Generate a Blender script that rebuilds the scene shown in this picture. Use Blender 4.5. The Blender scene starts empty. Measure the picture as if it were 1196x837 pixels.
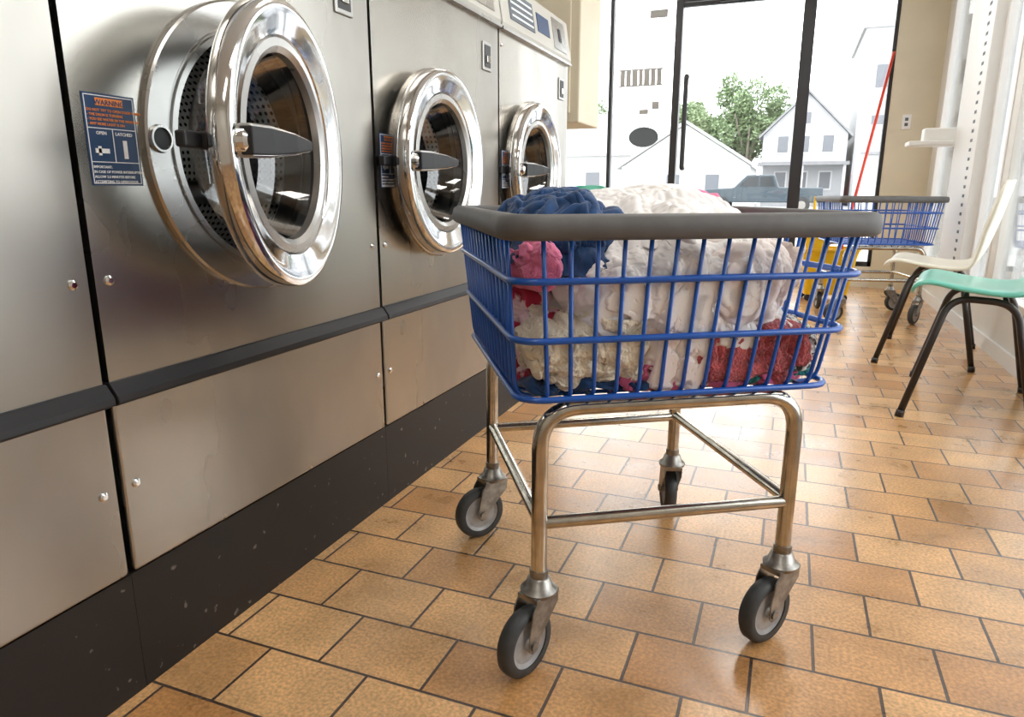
import bpy, bmesh, math, random, time
from mathutils import Vector, Matrix, noise
from mathutils.bvhtree import BVHTree
random.seed(4)
K=0.85   # everything below is laid out in units of the camera height, scaled to metres at the end
C=bpy.context.scene.collection

# ---------------------------------------------------------------- materials
def pm(name,col,rough=0.5,metal=0.0,var=0.0,vscale=8,bump=0.0,bscale=60,rvar=0.0,stretch=(1,1,1),coat=0.0,sheen=0.0,detail=4,col2=None,bdist=0.01,sss=0,emis=None,estr=0,lo=.38,hi=.62):
    m=bpy.data.materials.new(name); m.use_nodes=True
    nt=m.node_tree; b=nt.nodes['Principled BSDF']
    b.inputs['Base Color'].default_value=(*col,1); b.inputs['Roughness'].default_value=rough; b.inputs['Metallic'].default_value=metal
    b.inputs['Coat Weight'].default_value=coat; b.inputs['Sheen Weight'].default_value=sheen
    if emis: b.inputs['Emission Color'].default_value=(*emis,1); b.inputs['Emission Strength'].default_value=estr
    tc=nt.nodes.new('ShaderNodeTexCoord'); mp=nt.nodes.new('ShaderNodeMapping'); mp.inputs['Scale'].default_value=stretch
    nt.links.new(tc.outputs['Object'],mp.inputs[0])
    n=nt.nodes.new('ShaderNodeTexNoise'); n.inputs['Scale'].default_value=vscale; n.inputs['Detail'].default_value=detail
    nt.links.new(mp.outputs[0],n.inputs['Vector'])
    if var or col2:
        mx=nt.nodes.new('ShaderNodeMix'); mx.data_type='RGBA'
        c2=col2 if col2 else tuple(max(0,c*(1-var)) for c in col)
        c1=col if col2 else tuple(min(1,c*(1+var*0.6)) for c in col)
        mx.inputs[6].default_value=(*c1,1); mx.inputs[7].default_value=(*c2,1)
        r=nt.nodes.new('ShaderNodeMapRange'); r.inputs[1].default_value=lo; r.inputs[2].default_value=hi
        nt.links.new(n.outputs[0],r.inputs[0]); nt.links.new(r.outputs[0],mx.inputs[0]); nt.links.new(mx.outputs[2],b.inputs['Base Color'])
    if rvar:
        r=nt.nodes.new('ShaderNodeMapRange'); r.inputs[1].default_value=.3; r.inputs[2].default_value=.7
        r.inputs[3].default_value=max(0,rough-rvar); r.inputs[4].default_value=rough+rvar
        nt.links.new(n.outputs[0],r.inputs[0]); nt.links.new(r.outputs[0],b.inputs['Roughness'])
    if bump:
        n2=nt.nodes.new('ShaderNodeTexNoise'); n2.inputs['Scale'].default_value=bscale; n2.inputs['Detail'].default_value=2
        nt.links.new(mp.outputs[0],n2.inputs['Vector'])
        bp=nt.nodes.new('ShaderNodeBump'); bp.inputs['Strength'].default_value=bump; bp.inputs['Distance'].default_value=bdist
        nt.links.new(n2.outputs[0],bp.inputs['Height']); nt.links.new(bp.outputs[0],b.inputs['Normal'])
    return m

def glass_mat(name,tint=(1,1,1),gl=0.06,rough=0.02):
    m=bpy.data.materials.new(name); m.use_nodes=True; nt=m.node_tree; nt.nodes.clear()
    o=nt.nodes.new('ShaderNodeOutputMaterial'); t=nt.nodes.new('ShaderNodeBsdfTransparent'); g=nt.nodes.new('ShaderNodeBsdfGlossy')
    t.inputs[0].default_value=(*tint,1); g.inputs['Roughness'].default_value=rough
    lw=nt.nodes.new('ShaderNodeLayerWeight'); lw.inputs[0].default_value=0.25
    r=nt.nodes.new('ShaderNodeMapRange'); r.inputs[3].default_value=gl; r.inputs[4].default_value=0.8
    mx=nt.nodes.new('ShaderNodeMixShader')
    nt.links.new(lw.outputs['Fresnel'],r.inputs[0]); nt.links.new(r.outputs[0],mx.inputs[0])
    nt.links.new(t.outputs[0],mx.inputs[1]); nt.links.new(g.outputs[0],mx.inputs[2]); nt.links.new(mx.outputs[0],o.inputs[0])
    return m

def floor_mat():
    m=bpy.data.materials.new('quarry_tile'); m.use_nodes=True; nt=m.node_tree; b=nt.nodes['Principled BSDF']
    tc=nt.nodes.new('ShaderNodeTexCoord'); L=nt.links.new
    br=nt.nodes.new('ShaderNodeTexBrick'); br.offset=.5
    br.inputs['Scale'].default_value=1; br.inputs['Brick Width'].default_value=.214; br.inputs['Row Height'].default_value=.153
    br.inputs['Mortar Size'].default_value=.0032; br.inputs['Mortar Smooth'].default_value=.2; br.inputs['Bias'].default_value=0
    br.inputs['Color1'].default_value=(.50,.235,.075,1); br.inputs['Color2'].default_value=(.76,.45,.20,1); br.inputs['Mortar'].default_value=(.075,.045,.032,1)
    L(tc.outputs['Object'],br.inputs['Vector'])
    n=nt.nodes.new('ShaderNodeTexNoise'); n.inputs['Scale'].default_value=7; n.inputs['Detail'].default_value=8; L(tc.outputs['Object'],n.inputs['Vector'])
    n2=nt.nodes.new('ShaderNodeTexNoise'); n2.inputs['Scale'].default_value=150; n2.inputs['Detail'].default_value=4; L(tc.outputs['Object'],n2.inputs['Vector'])
    r=nt.nodes.new('ShaderNodeMapRange'); r.inputs[1].default_value=.3; r.inputs[2].default_value=.7; r.inputs[3].default_value=.78; r.inputs[4].default_value=1.22; L(n.outputs[0],r.inputs[0])
    r2=nt.nodes.new('ShaderNodeMapRange'); r2.inputs[1].default_value=.35; r2.inputs[2].default_value=.65; r2.inputs[3].default_value=.72; r2.inputs[4].default_value=1.14; L(n2.outputs[0],r2.inputs[0])
    mu=nt.nodes.new('ShaderNodeMath'); mu.operation='MULTIPLY'; L(r.outputs[0],mu.inputs[0]); L(r2.outputs[0],mu.inputs[1])
    hs=nt.nodes.new('ShaderNodeHueSaturation'); L(br.outputs[0],hs.inputs['Color']); L(mu.outputs[0],hs.inputs['Value'])
    L(hs.outputs[0],b.inputs['Base Color'])
    r3=nt.nodes.new('ShaderNodeMapRange'); r3.inputs[1].default_value=.3; r3.inputs[2].default_value=.7; r3.inputs[3].default_value=.24; r3.inputs[4].default_value=.40; L(n.outputs[0],r3.inputs[0]); L(r3.outputs[0],b.inputs['Roughness'])
    b.inputs['IOR'].default_value=1.55; b.inputs['Coat Weight'].default_value=.6; b.inputs['Coat Roughness'].default_value=.2
    iv=nt.nodes.new('ShaderNodeMath'); iv.operation='MULTIPLY_ADD'; iv.inputs[1].default_value=-1; L(br.outputs['Fac'],iv.inputs[0])
    sc=nt.nodes.new('ShaderNodeMath'); sc.operation='MULTIPLY'; sc.inputs[1].default_value=.3; L(n.outputs[0],sc.inputs[0]); L(sc.outputs[0],iv.inputs[2])
    bp=nt.nodes.new('ShaderNodeBump'); bp.inputs['Strength'].default_value=.6; bp.inputs['Distance'].default_value=.004; L(iv.outputs[0],bp.inputs['Height']); L(bp.outputs[0],b.inputs['Normal']); L(bp.outputs[0],b.inputs['Coat Normal'])
    return m

def drum_mat():
    m=pm('perforated_drum',(.5,.5,.5),.32,1.0); nt=m.node_tree; L=nt.links.new; b=nt.nodes['Principled BSDF']
    tc=nt.nodes.new('ShaderNodeTexCoord'); sx=nt.nodes.new('ShaderNodeSeparateXYZ'); L(tc.outputs['Object'],sx.inputs[0])
    at=nt.nodes.new('ShaderNodeMath'); at.operation='ARCTAN2'; L(sx.outputs[1],at.inputs[0]); L(sx.outputs[2],at.inputs[1])
    cb=nt.nodes.new('ShaderNodeCombineXYZ')
    a2=nt.nodes.new('ShaderNodeMath'); a2.operation='MULTIPLY'; a2.inputs[1].default_value=.23; L(at.outputs[0],a2.inputs[0])
    L(sx.outputs[0],cb.inputs[0]); L(a2.outputs[0],cb.inputs[1])
    v=nt.nodes.new('ShaderNodeTexVoronoi'); v.inputs['Scale'].default_value=64; v.inputs['Randomness'].default_value=0; L(cb.outputs[0],v.inputs['Vector'])
    cr=nt.nodes.new('ShaderNodeMapRange'); cr.inputs[1].default_value=.24; cr.inputs[2].default_value=.30; L(v.outputs['Distance'],cr.inputs[0])
    mx=nt.nodes.new('ShaderNodeMix'); mx.data_type='RGBA'; mx.inputs[6].default_value=(.02,.02,.02,1); mx.inputs[7].default_value=(.62,.62,.61,1)
    L(cr.outputs[0],mx.inputs[0]); L(mx.outputs[2],b.inputs['Base Color'])
    return m

M={}
M['steel']=pm('brushed_stainless',(.445,.425,.385),.27,1.0,var=.18,vscale=2.2,rvar=.07,bump=.16,bscale=1.9,bdist=.03,stretch=(1,1,.5))
M['steel2']=pm('flange_stainless',(.46,.45,.43),.28,1.0,var=.06,vscale=4,rvar=.05)
M['chrome']=pm('polished_chrome',(.80,.805,.81),.08,1.0)
M['tube']=pm('cart_chrome_tube',(.56,.53,.47),.17,1.0,var=.18,vscale=30,rvar=.06)
M['caster']=pm('caster_zinc',(.32,.305,.28),.38,1.0,var=.3,vscale=50)
M['black']=pm('black_molding',(.012,.012,.014),.5)
M['plinth']=pm('black_plinth',(.006,.0045,.004),.5,col2=(.16,.14,.12),vscale=45,lo=.70,hi=.74,detail=2)
M['dark']=pm('dark_rubber',(.03,.03,.032),.6)
M['gap']=pm('machine_casing',(.05,.05,.05),.5,.3)
M['panel']=pm('control_panel_face',(.50,.485,.44),.4,.2)
M['navy']=pm('label_navy',(.010,.042,.12),.4)
M['white']=pm('white_print',(.85,.86,.88),.5)
M['orange']=pm('orange_print',(.8,.25,.04),.5)
M['drum']=drum_mat()
M['bowl']=glass_mat('door_glass_bowl',(.74,.77,.78),.12,.03)
M['glass']=glass_mat('window_glass',(.97,.98,.98),.04)
M['floor']=floor_mat()
M['cream']=pm('cream_paint',(.66,.60,.46),.5,var=.04,vscale=3)
M['rwall']=pm('offwhite_paint',(.74,.73,.70),.5,var=.04,vscale=3)
M['ivory']=pm('ivory_wall',(.75,.73,.67),.6,var=.04,vscale=3)
M['frame']=pm('dark_bronze_frame',(.045,.045,.05),.4,.5)
M['whiteframe']=pm('white_frame',(.80,.80,.79),.4)
M['blue']=pm('blue_vinyl_wire',(.005,.09,.44),.28,coat=.3)
M['bumper']=pm('grey_bumper',(.115,.112,.11),.55,var=.08,vscale=30)
M['tire']=pm('grey_tire',(.045,.048,.05),.55,var=.15,vscale=40)
M['hub']=pm('wheel_hub',(.40,.40,.40),.45,.2,var=.15,vscale=40)
M['teal']=pm('teal_plastic',(.15,.54,.43),.32,coat=.2)
M['creamp']=pm('cream_plastic',(.80,.76,.64),.32,coat=.2)
M['legs']=pm('dark_tube_leg',(.035,.028,.025),.35,.4)
M['yellow']=pm('yellow_plastic',(.90,.56,.01),.4)
M['red']=pm('red_handle',(.65,.05,.02),.4)
M['shelf']=pm('white_plastic',(.85,.85,.82),.4)
M['ceil']=pm('ceiling_paint',(.82,.81,.79),.8)
M['lamp']=pm('lamp_diffuser',(1,1,1),.5,emis=(1,.97,.92),estr=12)
M['asphalt']=pm('asphalt',(.42,.42,.42),.9,var=.1,vscale=2)
M['walk']=pm('sidewalk',(.6,.6,.58),.9,var=.06,vscale=2)
M['siding']=pm('pale_siding',(.46,.465,.48),.8,var=.05,vscale=1)
M['whsiding']=pm('white_siding',(.66,.66,.66),.8)
M['roof']=pm('grey_roof',(.28,.28,.29),.9,var=.1,vscale=2)
M['roofl']=pm('light_roof',(.44,.44,.44),.9,var=.05,vscale=2)
M['hwin']=pm('house_window',(.16,.17,.19),.3)
M['tower']=pm('pale_masonry',(.50,.50,.50),.9,var=.05,vscale=1)
M['leaf']=pm('foliage',(.15,.22,.10),.7,col2=(.26,.34,.19),vscale=2.5)  # both greens kept pale: outdoor haze is put into the leaf colour
M['bark']=pm('bark',(.3,.26,.22),.9)
M['car']=pm('truck_paint',(.045,.065,.08),.35,.2,coat=.3)
M['carwin']=pm('truck_glass',(.03,.035,.04),.15)
M['decal']=pm('grey_decal',(.36,.36,.36),.6)
M['decald']=pm('dark_decal',(.10,.12,.14),.6)
def cloth(n,c,**k):
    a=dict(rough=.9,sheen=.25,bump=.2,bscale=300,bdist=.0015,var=.05,vscale=12); a.update(k); return pm(n,c,**a)
M['c_white']=cloth('white_cotton',(.88,.85,.83))
M['c_pinkwhite']=cloth('blush_cotton',(.86,.77,.73))
M['c_cream']=cloth('cream_knit',(.82,.75,.60),bump=1.0,bscale=110,bdist=.008)
M['c_pink']=cloth('pink_jersey',(.80,.20,.36))
M['c_blue']=cloth('navy_denim',(.008,.05,.155),var=.25,vscale=40)
M['c_crim']=cloth('crimson_print',(.42,.015,.05),col2=(.80,.60,.65),vscale=28,lo=.52,hi=.58)
M['c_towel']=cloth('dusty_rose_towel',(.47,.085,.095),bump=1.0,bscale=190,bdist=.008,var=.25,vscale=60)
M['c_mag']=cloth('magenta_cloth',(.64,.13,.27))
M['c_teal']=cloth('teal_cloth',(.01,.20,.19))
M['c_lace']=cloth('grey_lace',(.62,.60,.56),col2=(.06,.06,.06),vscale=110,lo=.46,hi=.54)
M['c_grey']=cloth('grey_white_cloth',(.6,.58,.57))

# ---------------------------------------------------------------- mesh helpers
def empty(name,loc=(0,0,0),rz=0,parent=None):
    e=bpy.data.objects.new(name,None); e.empty_display_size=.1; C.objects.link(e); e.location=loc; e.rotation_euler=(0,0,rz)
    if parent: e.parent=parent
    return e
def mk(name,verts,faces,mat,parent=None,smooth=False,loc=(0,0,0),bevel=0,rot=None,sharp=None):
    me=bpy.data.meshes.new(name); me.from_pydata([tuple(v) for v in verts],[],faces); me.update()
    bm=bmesh.new(); bm.from_mesh(me)
    if sharp is not None: bmesh.ops.remove_doubles(bm,verts=bm.verts,dist=1e-5)
    bmesh.ops.recalc_face_normals(bm,faces=bm.faces)
    if sharp is not None:
        for ed in bm.edges:
            if len(ed.link_faces)==2 and ed.calc_face_angle(0)>math.radians(sharp): ed.smooth=False
    bm.to_mesh(me); bm.free()
    if smooth:
        for p in me.polygons: p.use_smooth=True
    o=bpy.data.objects.new(name,me); C.objects.link(o); o.location=loc
    if rot: o.rotation_euler=rot
    if mat: me.materials.append(M[mat] if isinstance(mat,str) else mat)
    if parent: o.parent=parent
    if bevel:
        b=o.modifiers.new('bevel','BEVEL'); b.width=bevel; b.segments=2; b.limit_method='ANGLE'; b.angle_limit=math.radians(40)
    return o
def boxdata(x0,x1,y0,y1,z0,z1):
    v=[(x0,y0,z0),(x1,y0,z0),(x1,y1,z0),(x0,y1,z0),(x0,y0,z1),(x1,y0,z1),(x1,y1,z1),(x0,y1,z1)]
    f=[(0,3,2,1),(4,5,6,7),(0,1,5,4),(1,2,6,5),(2,3,7,6),(3,0,4,7)]
    return v,f
def box(name,x0,x1,y0,y1,z0,z1,mat,parent=None,bevel=0):
    v,f=boxdata(x0,x1,y0,y1,z0,z1); return mk(name,v,f,mat,parent,bevel=bevel)
class Acc:
    def __init__(s): s.v=[]; s.f=[]
    def add(s,v,f):
        o=len(s.v); s.v+= [tuple(p) for p in v]; s.f+=[tuple(i+o for i in q) for q in f]; return s
    def box(s,*a): return s.add(*boxdata(*a))
    def tube(s,pts,r,n=8,closed=False): return s.add(*tube(pts,r,n,closed))
    def obj(s,name,mat,parent=None,smooth=False,bevel=0,loc=(0,0,0),sharp=None): return mk(name,s.v,s.f,mat,parent,smooth,loc,bevel,sharp=sharp)
def tube(pts,r,n=8,closed=False):
    P=[Vector(p) for p in pts]; N=len(P); V=[]; F=[]
    def tan(i):
        if closed: return (P[(i+1)%N]-P[i-1]).normalized()
        if i==0: return (P[1]-P[0]).normalized()
        if i==N-1: return (P[-1]-P[-2]).normalized()
        return ((P[i+1]-P[i]).normalized()+(P[i]-P[i-1]).normalized()).normalized()
    t0=tan(0); up=Vector((0,0,1)) if abs(t0.z)<.9 else Vector((1,0,0))
    nrm=(up-t0*up.dot(t0)).normalized(); prev=t0
    for i in range(N):
        t=tan(i); q=prev.rotation_difference(t); nrm=(q@nrm); nrm=(nrm-t*nrm.dot(t)).normalized(); prev=t
        bn=t.cross(nrm); rr=r[i] if isinstance(r,(list,tuple)) else r
        for k in range(n):
            a=2*math.pi*k/n; V.append(P[i]+nrm*math.cos(a)*rr+bn*math.sin(a)*rr)
    for i in range(N if closed else N-1):
        j=(i+1)%N
        for k in range(n): F.append((i*n+k,i*n+(k+1)%n,j*n+(k+1)%n,j*n+k))
    if not closed:
        F.append(tuple(range(n))[::-1]); F.append(tuple((N-1)*n+k for k in range(n)))
    return V,F
def fillet(pts,rad,n=6):
    P=[Vector(p) for p in pts]; out=[P[0]]
    for i in range(1,len(P)-1):
        a,b,c=P[i-1],P[i],P[i+1]; d1=(a-b); d2=(c-b); r=min(rad,d1.length*.49,d2.length*.49)
        p1=b+d1.normalized()*r; p2=b+d2.normalized()*r
        for k in range(n+1):
            t=k/n; out.append(p1*(1-t)**2+b*2*t*(1-t)+p2*t*t)
    out.append(P[-1]); return out
def lathe(name,prof,mat,parent=None,loc=(0,0,0),n=64,closed=False,smooth=True,rot=None,sharp=26):
    V=[];F=[]; m=len(prof)
    for i in range(n):
        a=2*math.pi*i/n
        for r,x in prof: V.append((x,r*math.cos(a),r*math.sin(a)))
    for i in range(n):
        j=(i+1)%n
        for k in range(m if closed else m-1):
            l=(k+1)%m; F.append((i*m+k,j*m+k,j*m+l,i*m+l))
    return mk(name,V,F,mat,parent,smooth,loc,rot=rot,sharp=sharp)
def rrect(W,L,r,z,n=5):
    out=[]
    for cx,cy,a0 in ((W-r,L-r,0),(-W+r,L-r,90),(-W+r,-L+r,180),(W-r,-L+r,270)):
        for k in range(n+1):
            a=math.radians(a0+90*k/n); out.append((cx+r*math.cos(a),cy+r*math.sin(a),z))
    return out
def text(name,s,size,loc,mat,parent,align='CENTER'):
    cu=bpy.data.curves.new(name,'FONT'); cu.body=s; cu.size=size; cu.align_x=align; cu.extrude=.0004; cu.resolution_u=2; cu.offset=size*.012
    t=bpy.data.objects.new('tmp',cu); C.objects.link(t); bpy.context.view_layer.update()
    me=bpy.data.meshes.new_from_object(t.evaluated_get(bpy.context.evaluated_depsgraph_get())); bpy.data.objects.remove(t)
    me.transform(Matrix(((0,0,1,0),(1,0,0,0),(0,1,0,0),(0,0,0,1))))
    me.materials.clear(); me.materials.append(M[mat])
    o=bpy.data.objects.new(name,me); C.objects.link(o); o.location=loc; o.parent=parent; return o

# ---------------------------------------------------------------- washing machines
XM=-1.16; PW=.955
def machine(y0,off,phi):
    e=empty('washing_machine',(XM,y0,0)); a=.007; b=PW-.007; yc=off; zc=1.088
    box('plinth',-1.05,-.004,0.0005,PW-.0005,0,.258,'plinth',e)
    box('lower_panel',-.03,0,a,b,.262,.618,'steel',e,.005)
    A=Acc(); A.box(-1.05,-.03,.008,.02,.26,1.64).box(-1.05,-.03,b-.012,b,.26,1.64).box(-1.05,-1.03,.02,b-.012,.26,1.64).box(-1.03,-.03,.02,b-.012,.26,.28)
    A.obj('casing',"gap",e)
    V=[];F=[]; n=96; y1,y2,z1,z2=a,b,.648,1.642; R=.242
    ang=[2*math.pi*i/n for i in range(n)]
    corner=[math.atan2(z-zc,y-yc)%(2*math.pi) for y in (y1,y2) for z in (z1,z2)]
    ang=sorted(set(ang+corner)); n=len(ang)
    for t in ang: V.append((0,yc+R*math.cos(t),zc+R*math.sin(t)))
    for t in ang:
        c,s=math.cos(t),math.sin(t); k=1e9
        if c>1e-9:k=min(k,(y2-yc)/c)
        if c<-1e-9:k=min(k,(y1-yc)/c)
        if s>1e-9:k=min(k,(z2-zc)/s)
        if s<-1e-9:k=min(k,(z1-zc)/s)
        V.append((0,yc+k*c,zc+k*s))
    for t in range(n): p=V[n+t]; V.append((-.004,p[1],p[2]))
    for t in range(n): p=V[n+t]; V.append((-.03,p[1],p[2]))
    for i in range(n):
        j=(i+1)%n
        F.append((i,j,n+j,n+i)); F.append((n+i,n+j,2*n+j,2*n+i)); F.append((2*n+i,2*n+j,3*n+j,3*n+i))
    mk('upper_panel',V,F,'steel',e)
    prof=[(-.03,.614),(.012,.608),(.026,.614),(.024,.628),(.006,.652),(-.03,.652)]
    V=[(x,y,z) for y in (a-.004,b+.004) for x,z in prof]; m=len(prof)
    F=[(i,(i+1)%m,m+(i+1)%m,m+i) for i in range(m)]+[tuple(range(m)),tuple(range(m,2*m))]
    mk('moulding',V,F,'black',e,bevel=.003)
    prof=[(-1.05,1.642),(0.012,1.642),(.018,1.66),(-.012,1.84),(-.03,1.855),(-1.05,1.855)]; m=len(prof)
    V=[(x,y,z) for y in (a,b) for x,z in prof]; F=[(i,(i+1)%m,m+(i+1)%m,m+i) for i in range(m)]+[tuple(range(m)),tuple(range(m,2*m))]
    mk('control_panel',V,F,'panel',e,bevel=.004)
    def onp(z): return .018-(z-1.66)/.18*.03
    def plate(nm,ya,yb,za,zb,mat,t=.003):
        V=[(onp(z)+d,y,z) for d in (-.004,t) for y,z in ((ya,za),(yb,za),(yb,zb),(ya,zb))]
        mk(nm,V,[(0,1,2,3),(4,5,6,7),(0,1,5,4),(1,2,6,5),(2,3,7,6),(3,0,4,7)],mat,e)
    plate('program_chart',.10,.40,1.69,1.81,'decald'); plate('display',.45,.62,1.71,1.79,'navy'); plate('coin_plate',.68,.88,1.68,1.82,'steel2')
    for i in range(4): plate('chart_line',.12,.38,1.705+i*.026,1.713+i*.026,'white',.005)
    plate('coin_slot',.76,.80,1.72,1.78,'black',.005)
    box('trim_lip',0,.02,a,b,1.634,1.645,'steel2',e)
    A=Acc(); A.box(-.0,.006,.79,.87,1.455,1.56); A.obj('latch_bezel','steel2',e,bevel=.003)
    box('latch_recess',.004,.0075,.802,.858,1.468,1.548,'gap',e); box('latch_key',.006,.013,.815,.845,1.485,1.51,'chrome',e,.002)
    for (yy,zz) in ((.035,.84),(b-.03,.84),(.035,.44),(b-.03,.44),(.035,1.58)):
        lathe('screw',[(.0,.006),(.005,.006),(.009,.003),(.009,0)],'chrome',e,(0,yy,zz),n=16)
    lathe('door_flange',[(.312,0),(.312,.010),(.308,.014),(.262,.015),(.258,.011),(.254,.011),(.252,.016),(.240,.017),(.236,.012),(.236,-.06)],'steel2',e,(0,yc,zc),n=96)
    lathe('gasket',[(.240,-.05),(.233,-.065),(.231,-.09),(.238,-.115),(.27,-.12)],'dark',e,(0,yc,zc))
    lathe('drum',[(.235,-.115),(.28,-.13),(.285,-.15),(.285,-.58),(.27,-.61),(0,-.62)],'drum',e,(0,yc,zc),n=96)
    for k in range(3):
        t=math.radians(100+120*k); cy,cz=math.cos(t),math.sin(t)
        A=Acc(); A.tube([(-.15,yc+.27*cy,zc+.27*cz),(-.57,yc+.27*cy,zc+.27*cz)],.035,10); A.obj('drum_lifter','steel2',e,True,sharp=40)
    lathe('strike_hole',[(0,.0175),(.020,.0175),(.024,.015)],'black',e,(0,yc-.282,zc+.01),n=24)
    lathe('strike_ring',[(.020,.015),(.021,.022),(.025,.022),(.027,.014)],'steel2',e,(0,yc-.282,zc+.01),n=24)
    ro=.296; hy=.220
    d=empty('door',(.028,yc+hy,zc),math.radians(phi),e); o=(0,-ro,0)
    lathe('door_ring',[(.222,.012),(.222,.026),(.226,.034),(.238,.038),(.258,.043),(.273,.048),(.284,.049),(.291,.046),(.295,.038),(.296,.010),(.293,.003),(.289,0),(.233,.0)],'chrome',d,o,n=128,closed=True,sharp=40)
    lathe('inner_gasket',[(.227,-.002),(.227,-.02),(.220,-.03),(.212,-.02),(.212,.022),(.225,.026)],'dark',d,o,n=64)
    lathe('glass_bowl',[(.220,.020),(.212,-.006),(.203,-.04),(.183,-.085),(.15,-.112),(.09,-.125),(0,-.13)],'bowl',d,o,n=64)
    lathe('glass_rim',[(.224,.022),(.220,.032),(.204,.033),(.192,.026),(.190,.010)],'steel2',d,o,n=64)
    y=-ro-.256
    lathe('lever_hub',[(0,.068),(.020,.068),(.026,.062),(.028,.034)],'chrome',d,(0,y,0),n=24)
    sec=[(y-.014,.060,.030,.014),(y+.03,.075,.029,.016),(y+.10,.096,.021,.012),(y+.165,.106,.011,.008)]
    V=[];F=[]
    for yy,xx,hz,hx in sec: V+=[(xx-hx,yy,-hz),(xx+hx,yy,-hz),(xx+hx,yy,hz),(xx-hx,yy,hz)]
    for i in range(3):
        for k in range(4): F.append((i*4+k,i*4+(k+1)%4,i*4+4+(k+1)%4,i*4+4+k))
    F+=[(0,1,2,3),(12,13,14,15)]
    mk('lever_handle',V,F,'steel2',d,bevel=.004)
    V2=[(v[0]+(.0025 if i%4 in(1,2) else .006),v[1]+(-.003 if i<4 else .002),v[2]*.84) for i,v in enumerate(V)]
    mk('lever_grip',V2,F,'black',d,bevel=.003)
    A=Acc(); A.box(-.025,.0,y-.02,y+.02,-.016,.016).box(-.036,-.016,y-.075,y+.012,-.014,.014); A.obj('latch_bolt','black',d,bevel=.004)
    A=Acc(); A.box(-.026,.03,-.03,.03,-.09,-.04).box(-.026,.03,-.03,.03,.04,.09); A.obj('door_hinge','steel2',d,bevel=.005)
    ya,yb,za,zb=.028,.134,1.01,1.168
    box('warning_label',0,.0015,ya,yb,za,zb,'navy',e)
    A=Acc()
    for q in ((ya+.003,yb-.003,za+.003,za+.0045),(ya+.003,yb-.003,zb-.0045,zb-.003),(ya+.003,ya+.0045,za+.003,zb-.003),(yb-.0045,yb-.003,za+.003,zb-.003),(ya+.003,yb-.003,1.108,1.1095),(ya+.003,yb-.003,1.05,1.0515),((ya+yb)/2-.0007,(ya+yb)/2+.0007,1.05,1.108)):
        A.box(.0015,.0022,*q)
    A.obj('label_border','white',e); ym=(ya+yb)/2
    box('warning_band',.0015,.002,ym-.028,ym+.028,1.1475,1.1605,'orange',e)
    text('t',"WARNING",.0125,(.0022,ym,1.149),'navy',e)
    for i,s in enumerate(["DO NOT TRY TO OPEN DOOR WHEN","- THE DRUM IS TURNING","- YOU SEE WATER IN THE WINDOW","- ANY MORE LIGHT IS ON"]): text('t',s,.0064,(.0018,ya+.006,1.1375-i*.0078),'orange',e,'LEFT')
    text('t',"OPEN",.008,(.0018,ya+.03,1.098),'white',e); text('t',"LATCHED",.008,(.0018,yb-.03,1.098),'white',e)
    for i,s in enumerate(["IMPORTANT:","IN CASE OF POWER INTERRUPTION","ALLOW 2.5 MINUTES BEFORE","ATTEMPTING TO OPEN DOOR"]): text('t',s,.0064,(.0018,ya+.006,1.040-i*.0085),'white',e,'LEFT')
    A=Acc(); A.box(.0015,.0025,ya+.014,ya+.042,1.066,1.074).box(.0015,.0025,ya+.02,ya+.026,1.062,1.078).box(.0015,.0025,yb-.034,yb-.026,1.058,1.09); A.obj('label_pictogram','white',e)
    return e
machine(-.07,.44,0); machine(.885,.455,16); machine(1.84,.405,2); machine(2.795,.41,0)

# ---------------------------------------------------------------- laundry carts
def wheel(par,stem,ang):
    c=empty('caster',(stem[0],stem[1],0),ang,par)
    R=.076; tr=.046
    prof=[(R-.022,-.017),(R-.008,-.018),(R-.001,-.011),(R,0),(R-.001,.011),(R-.008,.018),(R-.022,.017)]
    lathe('tire',prof,'tire',c,(tr,0,R),n=48,closed=True,rot=(0,0,math.pi/2),sharp=50)
    lathe('hub',[(0,-.020),(.012,-.020),(.014,-.013),(.045,-.010),(.056,-.015),(.056,.015),(.045,.010),(.014,.013),(.012,.020),(0,.020)],'hub',c,(tr,0,R),n=48,rot=(0,0,math.pi/2))
    A=Acc()
    for s in (-1,1):
        y0,y1=s*.023,s*.027
        pl=[(-.036,.172),(.036,.172),(.050,.150),(.062,.090),(.062,.068),(.052,.058),(.036,.060),(.024,.085),(-.034,.145)]
        V=[(x,y,z) for y in (y0,y1) for x,z in pl]; m=len(pl)
        A.add(V,[tuple(range(m)),tuple(range(m,2*m))]+[(i,(i+1)%m,m+(i+1)%m,m+i) for i in range(m)])
    A.box(-.037,.038,-.027,.027,.165,.177)
    A.obj('fork','caster',c,bevel=.002)
    A=Acc(); A.tube([(0,0,.172),(0,0,.180),(0,0,.188),(0,0,.206),(0,0,.210)],[.038,.040,.030,.024,.018],20); A.tube([(tr,-.031,R),(tr,.031,R)],.011,10)
    A.tube([(0,0,.205),(0,0,.225)],.020,12)
    A.obj('swivel_and_axle','caster',c,True,sharp=40)
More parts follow.
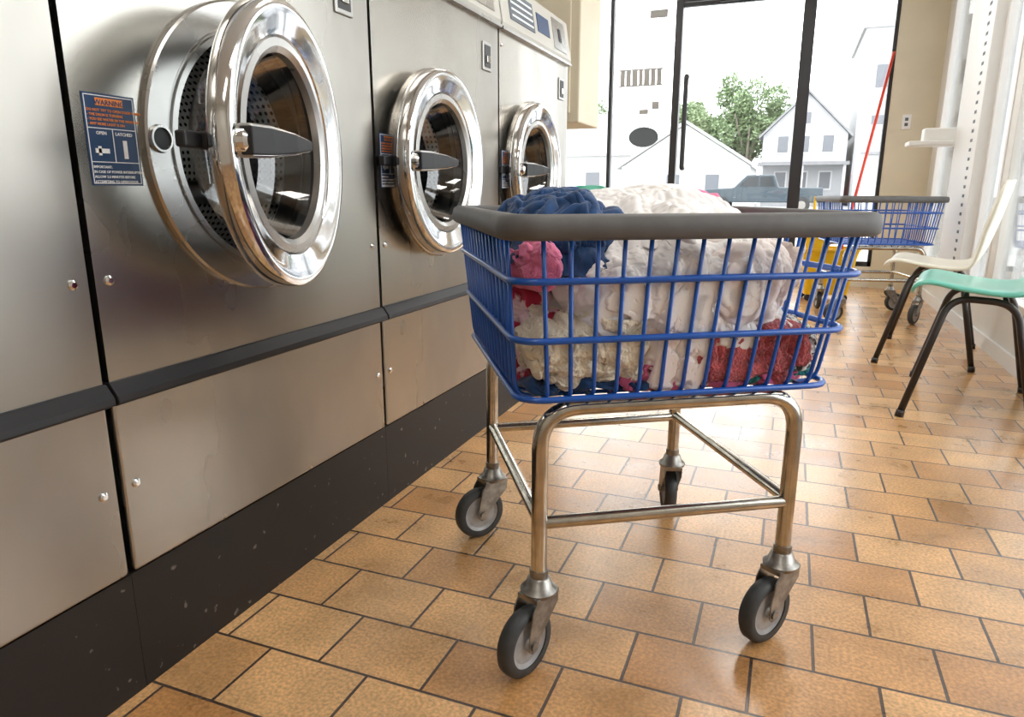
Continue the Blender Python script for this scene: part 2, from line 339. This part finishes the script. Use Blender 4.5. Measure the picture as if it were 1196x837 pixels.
def cart(cx,cy,rz,cdirs):
    e=empty('laundry_cart',(cx,cy,0),rz)
    W,L=.2825,.305; r=.0172
    A=Acc()
    for s in (-1,1):
        A.tube(fillet([(-W,s*L,.215),(-W,s*L,.578),(W,s*L,.578),(W,s*L,.215)],.085,8),r,14)
        A.tube([(-W,s*L,.33),(W,s*L,.33)],.0135,12); A.tube([(s*W,-L,.335),(s*W,L,.335)],.0135,12)
    A.obj('chrome_frame','tube',e,True,sharp=50)
    for s in (-1,1):
        for t in (-1,1): wheel(e,(s*W,t*L),cdirs[(s,t)]-rz)
    zt,zb=.935,.603
    def dims(z):
        k=(z-zb)/(zt-zb); return .330+(.359-.330)*k, .340+(.402-.340)*k
    A=Acc()
    for z,rr in ((zb+.004,.0068),(.728,.0068),(.842,.0068),(.93,.006)):
        w,l=dims(z); A.tube(rrect(w+.004,l+.004,.05,z),rr,8,True)
    nx,ny=13,15; wr=.0045
    wb,lb=dims(zb); wt,lt=dims(zt)
    for i in range(nx):
        k=-1+2*(i+.5)/nx; 
        A.tube(fillet([(k*(wt-.03),-lt,zt),(k*(wb-.03),-lb,zb),(k*(wb-.03),lb,zb),(k*(wt-.03),lt,zt)],.03,4),wr,6)
    for i in range(ny):
        k=-1+2*(i+.5)/ny
        A.tube(fillet([(-wt,k*(lt-.03),zt),(-wb,k*(lb-.03),zb),(wb,k*(lb-.03),zb),(wt,k*(lt-.03),zt)],.03,4),wr,6)
    A.obj('wire_basket','blue',e,True)
    sec=[(-.022,.918),(.006,.916),(.014,.922),(.017,.940),(.012,.956),(.002,.961),(-.020,.961),(-.026,.955),(-.026,.924)]
    V=[];F=[]; m=len(sec); n=len(rrect(1,1,.2,0,6))
    for dx,z in sec:
        for p in rrect(.365+dx,.410+dx,.055+dx,z,6): V.append(p)
    for k in range(m):
        l=(k+1)%m
        for i in range(n):
            j=(i+1)%n; F.append((k*n+i,k*n+j,l*n+j,l*n+i))
    mk('bumper_rim',V,F,'bumper',e,True,sharp=50)
    return e
d=math.radians
CX,CY,RZ=-.358,1.665,d(32.3)
cart(CX,CY,RZ,{(-1,-1):math.atan2(-.94,-.33),(1,-1):math.atan2(-.8,-.55),(-1,1):math.atan2(-.8,-.6),(1,1):math.atan2(.94,-.30)})
cart(.62,6.35,d(12),{(-1,-1):d(200),(1,-1):d(240),(-1,1):d(100),(1,1):d(20)})

# ---------------------------------------------------------------- laundry (relaxed with the cloth solver)
lp=empty('laundry_pile')
MC=Matrix.Translation((CX,CY,0))@Matrix.Rotation(RZ,4,'Z')
def inner(z):
    k=max(0,min(1,(z-.603)/(.332))); return .320+.027*k,.332+.060*k
blobs=[]
def blob(name,c,r,mat,sub=5,amp=.02,freq=9,seed=0,st=(1,1,1),grow=.35):
    bm=bmesh.new(); bmesh.ops.create_icosphere(bm,subdivisions=sub,radius=1)
    rot=Matrix.Rotation(seed*1.7,3,'Z')@Matrix.Rotation(seed*.9,3,'X'); so=Vector((seed*3.1,seed*1.3,seed*2.7))
    for v in bm.verts:
        n=v.co.copy(); p=Vector([math.copysign(abs(t)**.8,t) for t in n])
        P=Vector((c[0]+r[0]*p.x,c[1]+r[1]*p.y,c[2]+r[2]*p.z))
        nn=Vector((n.x/r[0],n.y/r[1],n.z/r[2])).normalized()
        P+=nn*noise.noise(P*5+so)*.03
        w,l=inner(P.z)
        P.x=max(-w+.014,min(w-.014,P.x)); P.y=max(-l+.014,min(l-.014,P.y))
        q=rot@P; q=Vector((q.x*st[0],q.y*st[1],q.z*st[2]))*freq+noise.noise_vector(P*6+so)*.8
        a=min(1,abs(noise.noise(q+so))*2.4)**.75
        b=min(1,abs(noise.noise(q*2.2-so))*2.4)**.8
        P+=nn*amp*(a+b*.35-.75)
        v.co=P
    me=bpy.data.meshes.new(name); bm.to_mesh(me); bm.free()
    for p in me.polygons: p.use_smooth=True
    me.materials.append(M[mat]); o=bpy.data.objects.new(name,me); C.objects.link(o); 
    blobs.append((o,grow,0)); return o
blob('bedsheet_core',(0,.04,.73),(.30,.31,.11),'c_grey',4,.02,7,1)
blob('white_sheet',(.03,-.12,.83),(.24,.24,.12),'c_white',5,.026,6,2,(1.6,.6,.8),.40)
blob('blush_sheet',(.12,-.21,.825),(.13,.14,.09),'c_pinkwhite',5,.026,7,3,(.6,1.6,.8),.40)
blob('white_shirt',(-.12,-.24,.81),(.13,.12,.08),'c_white',5,.026,7,4,(1.6,.6,1),.40)
blob('white_towel',(-.01,-.27,.70),(.10,.08,.085),'c_pinkwhite',5,.024,9,5,(1.6,.6,1))
blob('navy_jeans',(-.21,-.08,.92),(.12,.20,.065),'c_blue',5,.028,7,6,(1.5,.6,1),.45)
blob('pink_shirt',(-.295,-.28,.86),(.045,.10,.045),'c_pink',5,.022,9,7,(1.4,.7,1),.45)
blob('crimson_dress',(-.25,-.04,.72),(.10,.26,.11),'c_crim',5,.026,8,8,(1,1,1.3))
blob('pink_blouse',(-.27,.22,.83),(.08,.13,.07),'c_pinkwhite',5,.024,9,9)
blob('pink_top',(-.27,-.06,.835),(.075,.15,.045),'c_pink',5,.024,9,19)
blob('cream_knit_sweater',(-.20,-.28,.69),(.12,.085,.07),'c_cream',5,.022,9,10,(1,1,1.5))
blob('rose_towel',(.155,-.28,.690),(.125,.08,.062),'c_towel',5,.022,8,11,(1.3,.8,1),.4)
blob('magenta_shirt',(.08,-.27,.630),(.19,.10,.020),'c_mag',5,.012,12,12)
blob('navy_socks',(-.16,-.26,.625),(.13,.09,.014),'c_blue',4,.010,12,22)
blob('teal_shirt',(.225,-.29,.642),(.065,.08,.030),'c_teal',5,.014,11,13)
blob('lace_top',(.275,-.25,.69),(.035,.10,.055),'c_lace',5,.018,11,14)
blob('pink_sweater',(.17,.12,.945),(.11,.10,.050),'c_pink',5,.020,9,15)
blob('folded_sheet',(.02,-.02,.935),(.15,.15,.058),'c_white',5,.022,7,16,(1.6,.6,1))
V=[];F=[]
for o,g,k in blobs:
    b0=len(V); V+=[v.co.copy() for v in o.data.vertices]; F+=[tuple(i+b0 for i in p.vertices) for p in o.data.polygons]
bvh=BVHTree.FromPolygons(V,F)
def drape(name,mode,c,hs,ang,mat,seed,fold=(9,2.2),amp=.016,grow=.30,n=62):
    ca,sa=math.cos(math.radians(ang)),math.sin(math.radians(ang)); G=[]
    def ab(i,j):
        s=-1+2*i/n; t=-1+2*j/n
        e1=1+.16*noise.noise(Vector((t*2.2,seed,0))); e2=1+.16*noise.noise(Vector((s*2.2,0,seed*1.7)))
        p=hs[0]*s*e1; q=hs[1]*t*e2; return s,t,p,q,c[0]+p*ca-q*sa,c[1]+p*sa+q*ca
    for i in range(n+1):
        row=[]
        for j in range(n+1):
            s,t,p,q,a,b=ab(i,j)
            if mode=='front': org=Vector((a,-.8,b)); di=Vector((0,1,0))
            elif mode=='left': org=Vector((-.8,a,b)); di=Vector((1,0,0))
            else: org=Vector((a,b,1.6)); di=Vector((0,0,-1))
            h=bvh.ray_cast(org,di)
            if h[0] is None: dd=.8-.25 if mode=='front' else (.8-.22 if mode=='left' else 1.6-.86)
            else: dd=min(h[3],.8-.20 if mode!='top' else 1.6-.82)
            row.append(dd)
        G.append(row)
    G0=[r[:] for r in G]
    for it in range(10):
        H=[r[:] for r in G]
        for i in range(n+1):
            for j in range(n+1):
                sm=0;ct=0
                for di_,dj in ((1,0),(-1,0),(0,1),(0,-1)):
                    a,b=i+di_,j+dj
                    if 0<=a<=n and 0<=b<=n: sm+=G[a][b];ct+=1
                H[i][j]=min(sm/ct,G0[i][j]+.012)
        G=H
    Vv=[];Ff=[]
    for i in range(n+1):
        for j in range(n+1):
            s,t,p,q,a,b=ab(i,j)
            wv=noise.noise_vector(Vector((p*5,q*5,seed)))
            f=min(1,abs(noise.noise(Vector((p*fold[0]+wv.x*.8,q*fold[1]+wv.y*.5,seed*3.3))))*2.6)**.8
            f2=min(1,abs(noise.noise(Vector((p*fold[0]*2.3+wv.x,q*fold[1]*2.4,seed*1.3+5))))*2.6)
            edge=max(0,max(abs(s),abs(t))-.82)/.18
            dd=G[i][j]-.004-amp*(f+.35*f2)+.016*edge*edge
            if mode=='front': P=Vector((a,-.8+dd,b))
            elif mode=='left': P=Vector((-.8+dd,a,b))
            else: P=Vector((a,b,1.6-dd))
            Vv.append(P)
    for i in range(n):
        for j in range(n):
            k=i*(n+1)+j; Ff.append((k,k+1,k+n+2,k+n+1))
    me=bpy.data.meshes.new(name); me.from_pydata([tuple(v) for v in Vv],[],Ff); me.update()
    me.materials.append(M[mat]); o=bpy.data.objects.new(name,me); C.objects.link(o); blobs.append((o,grow,1))
drape('white_pillowcase','front',(-.06,.835),(.11,.085),-20,'c_white',1,(11,2.2),.022)
drape('blush_drape','front',(.16,.83),(.10,.10),15,'c_pinkwhite',2,(10,2),.022)
drape('white_tshirt','front',(.06,.80),(.085,.11),5,'c_white',3,(13,2),.022)
drape('white_slip','front',(.0,.69),(.055,.085),-12,'c_pinkwhite',4,(14,3),.016)
drape('cream_cardigan','front',(-.19,.71),(.115,.062),-8,'c_cream',5,(5,8),.012)
drape('rose_towel_fold','front',(.16,.685),(.115,.055),8,'c_towel',6,(4,9),.014)
drape('pink_camisole','front',(-.295,.855),(.038,.050),30,'c_pink',7,(12,4),.012)
drape('navy_sleeve','front',(-.215,.905),(.065,.030),-6,'c_blue',14,(8,9),.012)
drape('white_bedsheet','top',(.02,-.10),(.17,.20),20,'c_white',8,(9,2.5),.022,.35)
drape('denim_leg','top',(-.21,-.10),(.10,.21),-12,'c_blue',9,(9,3),.018,.35)
drape('crimson_sleeve','left',(-.12,.75),(.13,.06),10,'c_crim',10,(8,5),.010)
drape('white_camisole','left',(.14,.85),(.13,.06),-10,'c_white',11,(8,5),.010)
drape('blush_sleeve','front',(.245,.815),(.05,.085),-8,'c_pinkwhite',12,(12,3),.014)
t0=time.time()
try:
    sc=bpy.context.scene; sc.frame_start=1; sc.frame_end=22
    for o,g,kind in blobs:
        vg=o.vertex_groups.new(name='pin'); vg.add(list(range(len(o.data.vertices))),.35 if kind==0 else .3,'REPLACE')
        cm=o.modifiers.new('Cloth','CLOTH'); s=cm.settings
        s.quality=5; s.mass=.15; s.tension_stiffness=15; s.compression_stiffness=15; s.shear_stiffness=8; s.bending_stiffness=.15
        s.tension_damping=5; s.compression_damping=5; s.shear_damping=5; s.bending_damping=.5; s.air_damping=2
        s.vertex_group_mass='pin'; s.pin_stiffness=.6; s.shrink_min=-g
        cm.collision_settings.use_collision=False; cm.point_cache.frame_start=1; cm.point_cache.frame_end=22
    f=1
    while f<=20 and time.time()-t0<120:
        sc.frame_set(f); f+=1
    dg=bpy.context.evaluated_depsgraph_get()
    for o,g,kind in blobs:
        me=bpy.data.meshes.new_from_object(o.evaluated_get(dg)); mv=0
        for a,b in zip(me.vertices,o.data.vertices): mv=max(mv,(a.co-b.co).length)
        o.modifiers.clear()
        if mv<.3: o.data=me
    sc.frame_set(1)
except Exception as ex:
    print('CLOTH FAIL',ex)
    for o,g,k in blobs: o.modifiers.clear()
for o,g,kind in blobs:
    me=o.data
    for v in me.vertices:
        P=v.co; w,l=inner(P.z)
        if kind: w+=.003; l+=.003
        P.x=max(-w,min(w,P.x)); P.y=max(-l,min(l,P.y)); P.z=max(P.z,.609)
        if P.z>1.0: P.z=1.0+(P.z-1.0)*.5
        v.co=P
    me.transform(MC); 
    for p in me.polygons: p.use_smooth=True
    o.parent=lp
    if kind:
        sl=o.modifiers.new('sol','SOLIDIFY'); sl.thickness=.0035; sl.offset=0
    if len(me.vertices)<12000:
        sb=o.modifiers.new('sub','SUBSURF'); sb.levels=1; sb.render_levels=1

# ---------------------------------------------------------------- chairs
def catmull(P,n=6):
    out=[]; Q=[P[0]]+P+[P[-1]]
    for i in range(1,len(Q)-2):
        for k in range(n):
            t=k/n; a,b,c,e=[Vector(q) for q in Q[i-1:i+3]]
            out.append(.5*((2*b)+(-a+c)*t+(2*a-5*b+4*c-e)*t*t+(-a+3*b-3*c+e)*t**3))
    out.append(Vector(P[-1])); return out
def chair(x,y,rz,mat):
    e=empty('plastic_chair',(x,y,0),rz)
    prof=catmull([(-.015,0,-.04),(.0,0,-.012),(.05,0,0),(.18,0,-.022),(.34,0,-.035),(.43,0,-.01),(.48,0,.08),(.52,0,.22),(.555,0,.38),(.57,0,.47)],5)
    nu=20; V=[];F=[]; m=len(prof)
    for i,p in enumerate(prof):
        t=i/(m-1)
        hw=.30-.02*t
        if t>.82: hw*=math.sqrt(max(.0,1-((t-.82)/.19)**2*.85))
        if t<.08: hw*=.93+.07*(t/.08)
        back=max(0,min(1,(t-.5)/.25))
        for k in range(nu+1):
            u=-1+2*k/nu; q=abs(u)**3
            V.append((p.x-.05*q*back,u*hw,.592+p.z+.030*q*(1-back)-.03*abs(u)**6*(1-back)))
    for i in range(m-1):
        for k in range(nu): F.append((i*(nu+1)+k,i*(nu+1)+k+1,(i+1)*(nu+1)+k+1,(i+1)*(nu+1)+k))
    o=mk('shell',V,F,mat,e,True); s=o.modifiers.new('sol','SOLIDIFY'); s.thickness=.014; s.offset=-1
    A=Acc()
    for s in (-1,1):
        A.tube(fillet([(.0,s*.42,0.01),(.13,s*.235,.535),(.38,s*.235,.525),(.49,s*.36,.01)],.09,8),.0155,12)
        A.tube([(.0,s*.42,0),(.004,s*.414,.03)],.019,12); A.tube([(.49,s*.36,0),(.488,s*.357,.03)],.019,12)
    A.tube([(.19,-.235,.53),(.19,.235,.53)],.011,10); A.tube([(.34,-.235,.527),(.34,.235,.527)],.011,10)
    A.obj('tube_legs','legs',e,True)
chair(.615,3.88,d(-11.5),'teal'); chair(.615,4.98,d(-11.5),'creamp')
chair(-2.22,7.25,d(80),'teal')

# ---------------------------------------------------------------- mop bucket
e=empty('mop_bucket',(.33,7.22,0),d(12))
V=[];F=[]
ls=[(.19,.15,.06),(.23,.18,.38),(.245,.195,.46),(.255,.205,.465),(.255,.205,.485),(.235,.185,.485),(.18,.14,.09)]
for w,l,z in ls: V+=rrect(w,l,.05,z)
n=len(rrect(1,1,.1,0))
for k in range(len(ls)-1):
    for i in range(n): F.append((k*n+i,k*n+(i+1)%n,(k+1)*n+(i+1)%n,(k+1)*n+i))
F.append(tuple(range(n))); F.append(tuple(range((len(ls)-1)*n,len(ls)*n)))
mk('bucket',V,F,'yellow',e)
A=Acc(); A.box(-.23,-.02,-.17,.17,.46,.64).box(-.21,-.04,-.15,.15,.62,.70); A.tube([(-.1,.16,.6),(-.1,.2,.95)],.014,8); A.obj('wringer','yellow',e,bevel=.01)
A=Acc()
for sx in(-1,1):
    for sy in (-1,1): A.tube([(sx*.16,sy*.12-.012,.03),(sx*.16,sy*.12+.012,.03)],.03,14); A.box(sx*.16-.01,sx*.16+.01,sy*.12-.018,sy*.12+.018,.03,.065)
A.obj('bucket_wheels','dark',e)
mp=empty('mop',(.40,7.22,.12))
A=Acc(); A.tube([(0,0,.0),(.39,.95,2.2)],.014,10); A.obj('mop_handle','red',mp,True)
A=Acc()
for i in range(26):
    a=i*2.4; A.tube([(.0,0,.1),(.05*math.cos(a),.05*math.sin(a),.06),(.07*math.cos(a),.07*math.sin(a),.0)],.010,6)
A.obj('mop_head','c_grey',mp,True)

# ---------------------------------------------------------------- room
XL,XR,YB,YF,ZC=-2.75,1.24,-3.2,8.3,3.35
box('floor',XL-.1,XR+.1,YB-.1,YF+.1,-.08,0,'floor')
box('ceiling',XL-.1,XR+.1,YB-.1,YF+.1,ZC,ZC+.1,'ceil')
box('wall_left',XL-.1,XL,YB,YF,0,ZC,'ivory')
box('wall_rear',XL,XR,YB-.1,YB,0,ZC,'ivory')
e=empty('wall_front')
Acc().box(XL,-1.36,YF,YF+.12,0,.45).box(.06,.82,YF,YF+.12,0,.22).box(XL,XR,YF,YF+.12,3.15,ZC).obj('knee_and_header','ivory',e)
box('corner_column',.82,XR+.1,YF-.06,YF+.12,0,ZC,'cream',e)
e=empty('window_1')
A=Acc(); A.box(-2.08,-2.04,YF,YF+.08,.45,3.15).box(-2.75,-2.71,YF,YF+.08,.45,3.15).box(XL,-1.36,YF-.01,YF+.1,.45,.50).box(XL,-1.36,YF,YF+.08,3.11,3.15)
A.obj('frame','frame',e); box('pane',XL,-1.36,YF+.03,YF+.036,.48,3.13,'glass',e)
wd=e
A=Acc()
x=-1.95
for w in (.05,.05,.06,.04,.06,.05,.05): A.box(x,x+w,YF+.02,YF+.03,2.16,2.32); x+=w+.017
A.box(-1.97,-1.47,YF+.022,YF+.03,2.15,2.165).box(-1.97,-1.47,YF+.022,YF+.03,2.32,2.335)
A.obj('shop_lettering','decal',wd)
Acc().box(-1.64,-1.45,YF+.02,YF+.03,2.85,2.93).box(-1.72,-1.62,YF+.02,YF+.03,1.85,1.90).box(-1.58,-1.5,YF+.02,YF+.03,1.9,1.98).obj('small_stickers','decal',wd)
V=[(-1.66+.17*math.cos(a*math.pi/16),YF+.02,1.60+.11*math.sin(a*math.pi/16)) for a in range(32)]
mk('oval_sticker',V,[tuple(range(32))],'decald',wd)
e=empty('door_1')
A=Acc(); A.box(-1.355,-1.28,YF-.01,YF+.1,0,3.15).box(-.065,.055,YF-.03,YF+.08,0,3.15).box(-1.28,-.065,YF,YF+.09,2.98,3.04)
A.box(-1.28,-.065,YF+.01,YF+.06,0,.16).box(-1.28,-.065,YF+.01,YF+.06,2.93,2.97)
A.obj('frame','frame',e); box('pane',-1.27,-.07,YF+.03,YF+.036,.1,3.13,'glass',e)
A=Acc(); A.tube(fillet([(-1.20,YF+.02,1.25),(-1.20,YF-.07,1.25),(-1.20,YF-.07,2.22),(-1.20,YF+.02,2.22)],.03),.026,10); A.obj('pull_handle','frame',e,True)
box('door_closer',-.9,-.45,YF-.05,YF+.01,2.94,3.01,'frame',e,.01)
e=empty('window_2')
A=Acc(); A.box(.065,.82,YF,YF+.08,.22,.27).box(.065,.82,YF,YF+.08,3.1,3.15).box(.785,.82,YF,YF+.08,.22,3.15); A.obj('frame','frame',e)
box('pane',.06,.8,YF+.03,YF+.036,.25,3.13,'glass',e)
e=empty('wall_right')
A=Acc(); A.box(XR,XR+.12,YB,1.0,0,ZC).box(XR,XR+.12,1.0,YF,0,.34).box(XR,XR+.12,1.0,YF,3.0,ZC)
A.obj('solid_parts','rwall',e)
A=Acc()
for a,b in ((2.3,2.5),(5.32,5.46),(7.95,8.24)): A.box(XR-.005,XR+.1,a,b,.34,3.0)
A.box(XR-.02,XR+.12,1.0,YF-.06,.34,.38)
A.obj('window_posts','rwall',e,bevel=.004)
A=Acc(); 
for a,b in ((5.46,5.50),(5.9,5.95),(6.75,6.85),(7.9,7.95)): A.box(XR-.01,XR+.06,a,b,.38,3.0)
A.obj('window_frames','whiteframe',e)
box('window_pane',XR+.03,XR+.036,1.0,8.2,.36,3.0,'glass',e)
box('upright',XR-.08,XR+.02,5.95,6.72,.38,3.0,'whiteframe',e,.006)
A=Acc()
for i in range(38):
    z=.5+i*.065
    A.box(XR-.082,XR-.075,6.09,6.15,z,z+.022)
A.obj('upright_holes','decald',e)
A=Acc(); A.box(.84,XR-.04,6.75,7.0,1.36,1.40).box(.95,XR-.04,6.80,6.95,1.40,1.50); A.obj('shelf','shelf',e,bevel=.01)
box('baseboard_right',XR-.02,XR,YB,YF-.06,0,.09,'whiteframe')
e=empty('wall_outlet'); box('plate',.94,1.02,YF-.068,YF-.06,1.60,1.74,'whiteframe',e,.003); Acc().box(.965,.995,YF-.071,YF-.066,1.63,1.66).box(.965,.995,YF-.071,YF-.066,1.68,1.71).obj('sockets','decald',e)
e=empty('wall_cabinet')
box('cabinet_body',-2.75,-1.36,4.65,5.15,1.44,2.9,'cream',e,.01); box('cabinet_door',-2.4,-1.42,4.63,4.65,1.5,2.84,'cream',e,.006)
for i,(x,y) in enumerate(((-.1,.6),(-.1,3.0),(-.1,5.4),(-1.9,6.8),(-.1,-1.6))):
    e=empty('ceiling_light',(x,y,0)); box('housing',-.2,.2,-.75,.75,ZC-.07,ZC,'shelf',e); box('diffuser',-.17,.17,-.72,.72,ZC-.085,ZC-.07,'lamp',e)

# ---------------------------------------------------------------- street outside
box('sidewalk',-60,60,YF+.12,14,-.14,-.05,'walk')
box('street_ground',-120,120,-60,160,-.4,-.15,'asphalt')
def gable(name,x0,x1,y0,y1,zw,zp,mat,roof,front=True):
    e=empty(name); z0=-.15; 
    if front:
        xm=(x0+x1)/2
        V=[(x0,y0,z0),(x1,y0,z0),(x1,y0,zw),(xm,y0,zp),(x0,y0,zw),(x0,y1,z0),(x1,y1,z0),(x1,y1,zw),(xm,y1,zp),(x0,y1,zw)]
        mk('walls',V,[(0,1,2,3,4),(5,6,7,8,9),(0,1,6,5),(1,2,7,6),(0,4,9,5),(2,3,8,7),(3,4,9,8)],mat,e)
        o=.3; s=(zp-zw)/(xm-x0)
        A=Acc()
        for sg in (-1,1):
            xa=xm+sg*((x1-x0)/2+o); za=zw-s*o
            V=[(xm,y0-o,zp+.05),(xa,y0-o,za+.05),(xa,y1+o,za+.05),(xm,y1+o,zp+.05),(xm,y0-o,zp+.25),(xa,y0-o,za+.25),(xa,y1+o,za+.25),(xm,y1+o,zp+.25)]
            A.add(V,[(0,1,2,3),(4,5,6,7),(0,1,5,4),(1,2,6,5),(2,3,7,6),(3,0,4,7)])
        A.obj('roof',roof,e)
    else:
        ym=(y0+y1)/2
        V=[(x0,y0,z0),(x0,y1,z0),(x0,y1,zw),(x0,ym,zp),(x0,y0,zw),(x1,y0,z0),(x1,y1,z0),(x1,y1,zw),(x1,ym,zp),(x1,y0,zw)]
        mk('walls',V,[(0,1,2,3,4),(5,6,7,8,9),(0,1,6,5),(0,4,9,5),(1,2,7,6),(2,3,8,7),(3,4,9,8)],mat,e)
        A=Acc(); A.add([(x0-.3,y0-.4,zw),(x1+.3,y0-.4,zw),(x1+.3,ym,zp+.15),(x0-.3,ym,zp+.15),(x0-.3,y0-.4,zw+.15),(x1+.3,y0-.4,zw+.15),(x1+.3,ym,zp+.3),(x0-.3,ym,zp+.3)],[(0,1,2,3),(4,5,6,7),(0,1,5,4),(1,2,6,5),(2,3,7,6),(3,0,4,7)])
        A.obj('roof',roof,e)
    return e
h1=gable('house',-2.6,3.4,60,72,5.2,8.2,'siding','roof')
A=Acc(); F2=Acc()
for x in (-1.5,.0,1.7):
    for z in (1.2,3.9):
        A.box(x,x+.75,59.93,59.98,z,z+1.2); F2.box(x-.12,x+.87,59.96,60,z-.12,z+1.32)
A.box(.1,.7,59.93,59.98,6.0,6.8); A.obj('house_windows','hwin',h1); F2.obj('window_trim','whsiding',h1)
box('porch_roof',-2.8,3.6,58.3,60,2.9,3.15,'roof',h1); 
Acc().box(-2.6,-2.4,58.5,58.7,-.15,2.9).box(.3,.5,58.5,58.7,-.15,2.9).box(3.2,3.4,58.5,58.7,-.15,2.9).obj('porch_posts','whsiding',h1)
g=gable('house',-10.5,-2.6,46,54,2.5,5.0,'whsiding','roofl'); Acc().box(-7.6,-6.8,45.94,46,.9,2.0).box(-5.2,-4.4,45.94,46,.9,2.0).obj('house_windows','hwin',g)
g=gable('house',-24,-10.8,50,58,3.4,6.3,'whsiding','roofl',False); Acc().box(-17,-15.8,49.94,50,1,2.3).box(-14,-13,49.94,50,1,2.3).obj('house_windows','hwin',g)
e=empty('apartment_building'); box('block',4.0,13,62,75,-.15,12.8,'tower',e); box('parapet',3.8,13.2,61.8,75.2,12.8,13.2,'roofl',e)
A=Acc()
for x in (5,7.5,10):
    for z in (1.5,5,8.6): A.box(x,x+1,61.93,62,z,z+1.6)
A.obj('building_windows','hwin',e)
gable('house',3.9,9,50,58,3.2,5.0,'whsiding','roof',False)
def tree(x,y,z,s,seed):
    e=empty('tree',(x,y,-.15)); A=Acc(); A.tube([(0,0,0),(.1,0,z*.5),(.0,.1,z)],[.35*s,.28*s,.15*s],10); 
    rnd=random.Random(seed)
    for k in range(7):
        a=rnd.random()*6.28; A.tube([(.05,0,z*.45),(1.4*s*math.cos(a),1.4*s*math.sin(a),z*rnd.uniform(.8,1.1))],[.15*s,.05*s],6)
    A.obj('trunk','bark',e,True)
    V=[];F=[]
    cl=[]
    for k in range(34):
        a=rnd.random()*6.28; zz=rnd.uniform(-1.9,2.2)*s; lim=2.7*s*math.sqrt(max(.1,1-(zz/(2.5*s))**2)); rr=rnd.random()**.6*lim
        cl.append((rr*math.cos(a),rr*math.sin(a),z+zz,rnd.uniform(.45,.95)*s))
    for cx_,cy_,cz_,rad in cl:
        for i in range(int(330*rad)):
            v=Vector((rnd.gauss(0,1),rnd.gauss(0,1),rnd.gauss(0,1))).normalized()*rad*rnd.uniform(.55,1.1)
            c=Vector((cx_,cy_,cz_))+v; u=Vector((rnd.gauss(0,1),rnd.gauss(0,1),rnd.gauss(0,1))).normalized(); w=u.orthogonal().normalized(); 
            q=rnd.uniform(.10,.2); o=len(V); V+=[c-u*q,c-w*q*.6,c+u*q,c+w*q*.6]; F.append((o,o+1,o+2,o+3))
    mk('foliage',V,F,'leaf',e)
tree(-4.1,66,7.2,1.35,1); tree(-8.3,66,5.6,1.1,2); tree(-22,70,7,1.6,5)
e=empty('pickup_truck',(-1.6,42,-.15))
pf=[(-3.1,.55),(-3.1,1.15),(-2.9,1.25),(-1.5,1.33),(-.85,2.0),(.55,2.0),(.8,1.35),(3.0,1.32),(3.05,.55)]
V=[(x,y,z) for y in (-1.05,1.05) for x,z in pf]; m=len(pf)
mk('body',V,[tuple(range(m)),tuple(range(m,2*m))]+[(i,(i+1)%m,m+(i+1)%m,m+i) for i in range(m)],'car',e,bevel=.06)
Acc().add([(x,y,z) for y in (-1.07,1.07) for x,z in ((-1.25,1.38),(-.78,1.9),(-.25,1.9),(-.25,1.38))],[(0,1,2,3),(4,5,6,7)]).add([(x,y,z) for y in (-1.07,1.07) for x,z in ((-.15,1.38),(-.15,1.9),(.45,1.9),(.62,1.38))],[(0,1,2,3),(4,5,6,7)]).obj('side_windows','carwin',e)
A=Acc()
for x in (-2.1,2.0):
    for y in (-.95,.95): A.tube([(x,y-.15,.42),(x,y+.15,.42)],.42,24)
A.obj('wheels','dark',e)
A=Acc()
for x in (-2.1,2.0): A.tube([(x,-1.12,.42),(x,-1.08,.42)],.22,16)
A.obj('rims','caster',e); box('bumper',-3.2,-3.05,-1,1,.5,.75,'caster',e)

# ---------------------------------------------------------------- world, camera
w=bpy.data.worlds.new('overcast'); bpy.context.scene.world=w; w.use_nodes=True
bg=w.node_tree.nodes['Background']; bg.inputs[0].default_value=(.96,.98,1,1); bg.inputs[1].default_value=4.8
cam=bpy.data.cameras.new('camera'); co=bpy.data.objects.new('camera',cam); C.objects.link(co); bpy.context.scene.camera=co
cam.sensor_width=36; cam.sensor_fit='HORIZONTAL'; cam.lens=814/1196*36
co.location=(0,0,1); co.rotation_euler=(d(90-13.5),0,d(21.5)); cam.clip_end=500
try: bpy.context.scene.view_settings.view_transform='Standard'
except Exception: pass

# ---------------------------------------------------------------- scale to metres
done=set()
for o in bpy.data.objects:
    o.location*=K
    if o.type=='MESH' and o.data.name not in done:
        done.add(o.data.name); o.data.transform(Matrix.Scale(K,4))
    for md in o.modifiers:
        if md.type=='BEVEL': md.width*=K
        if md.type=='SOLIDIFY': md.thickness*=K
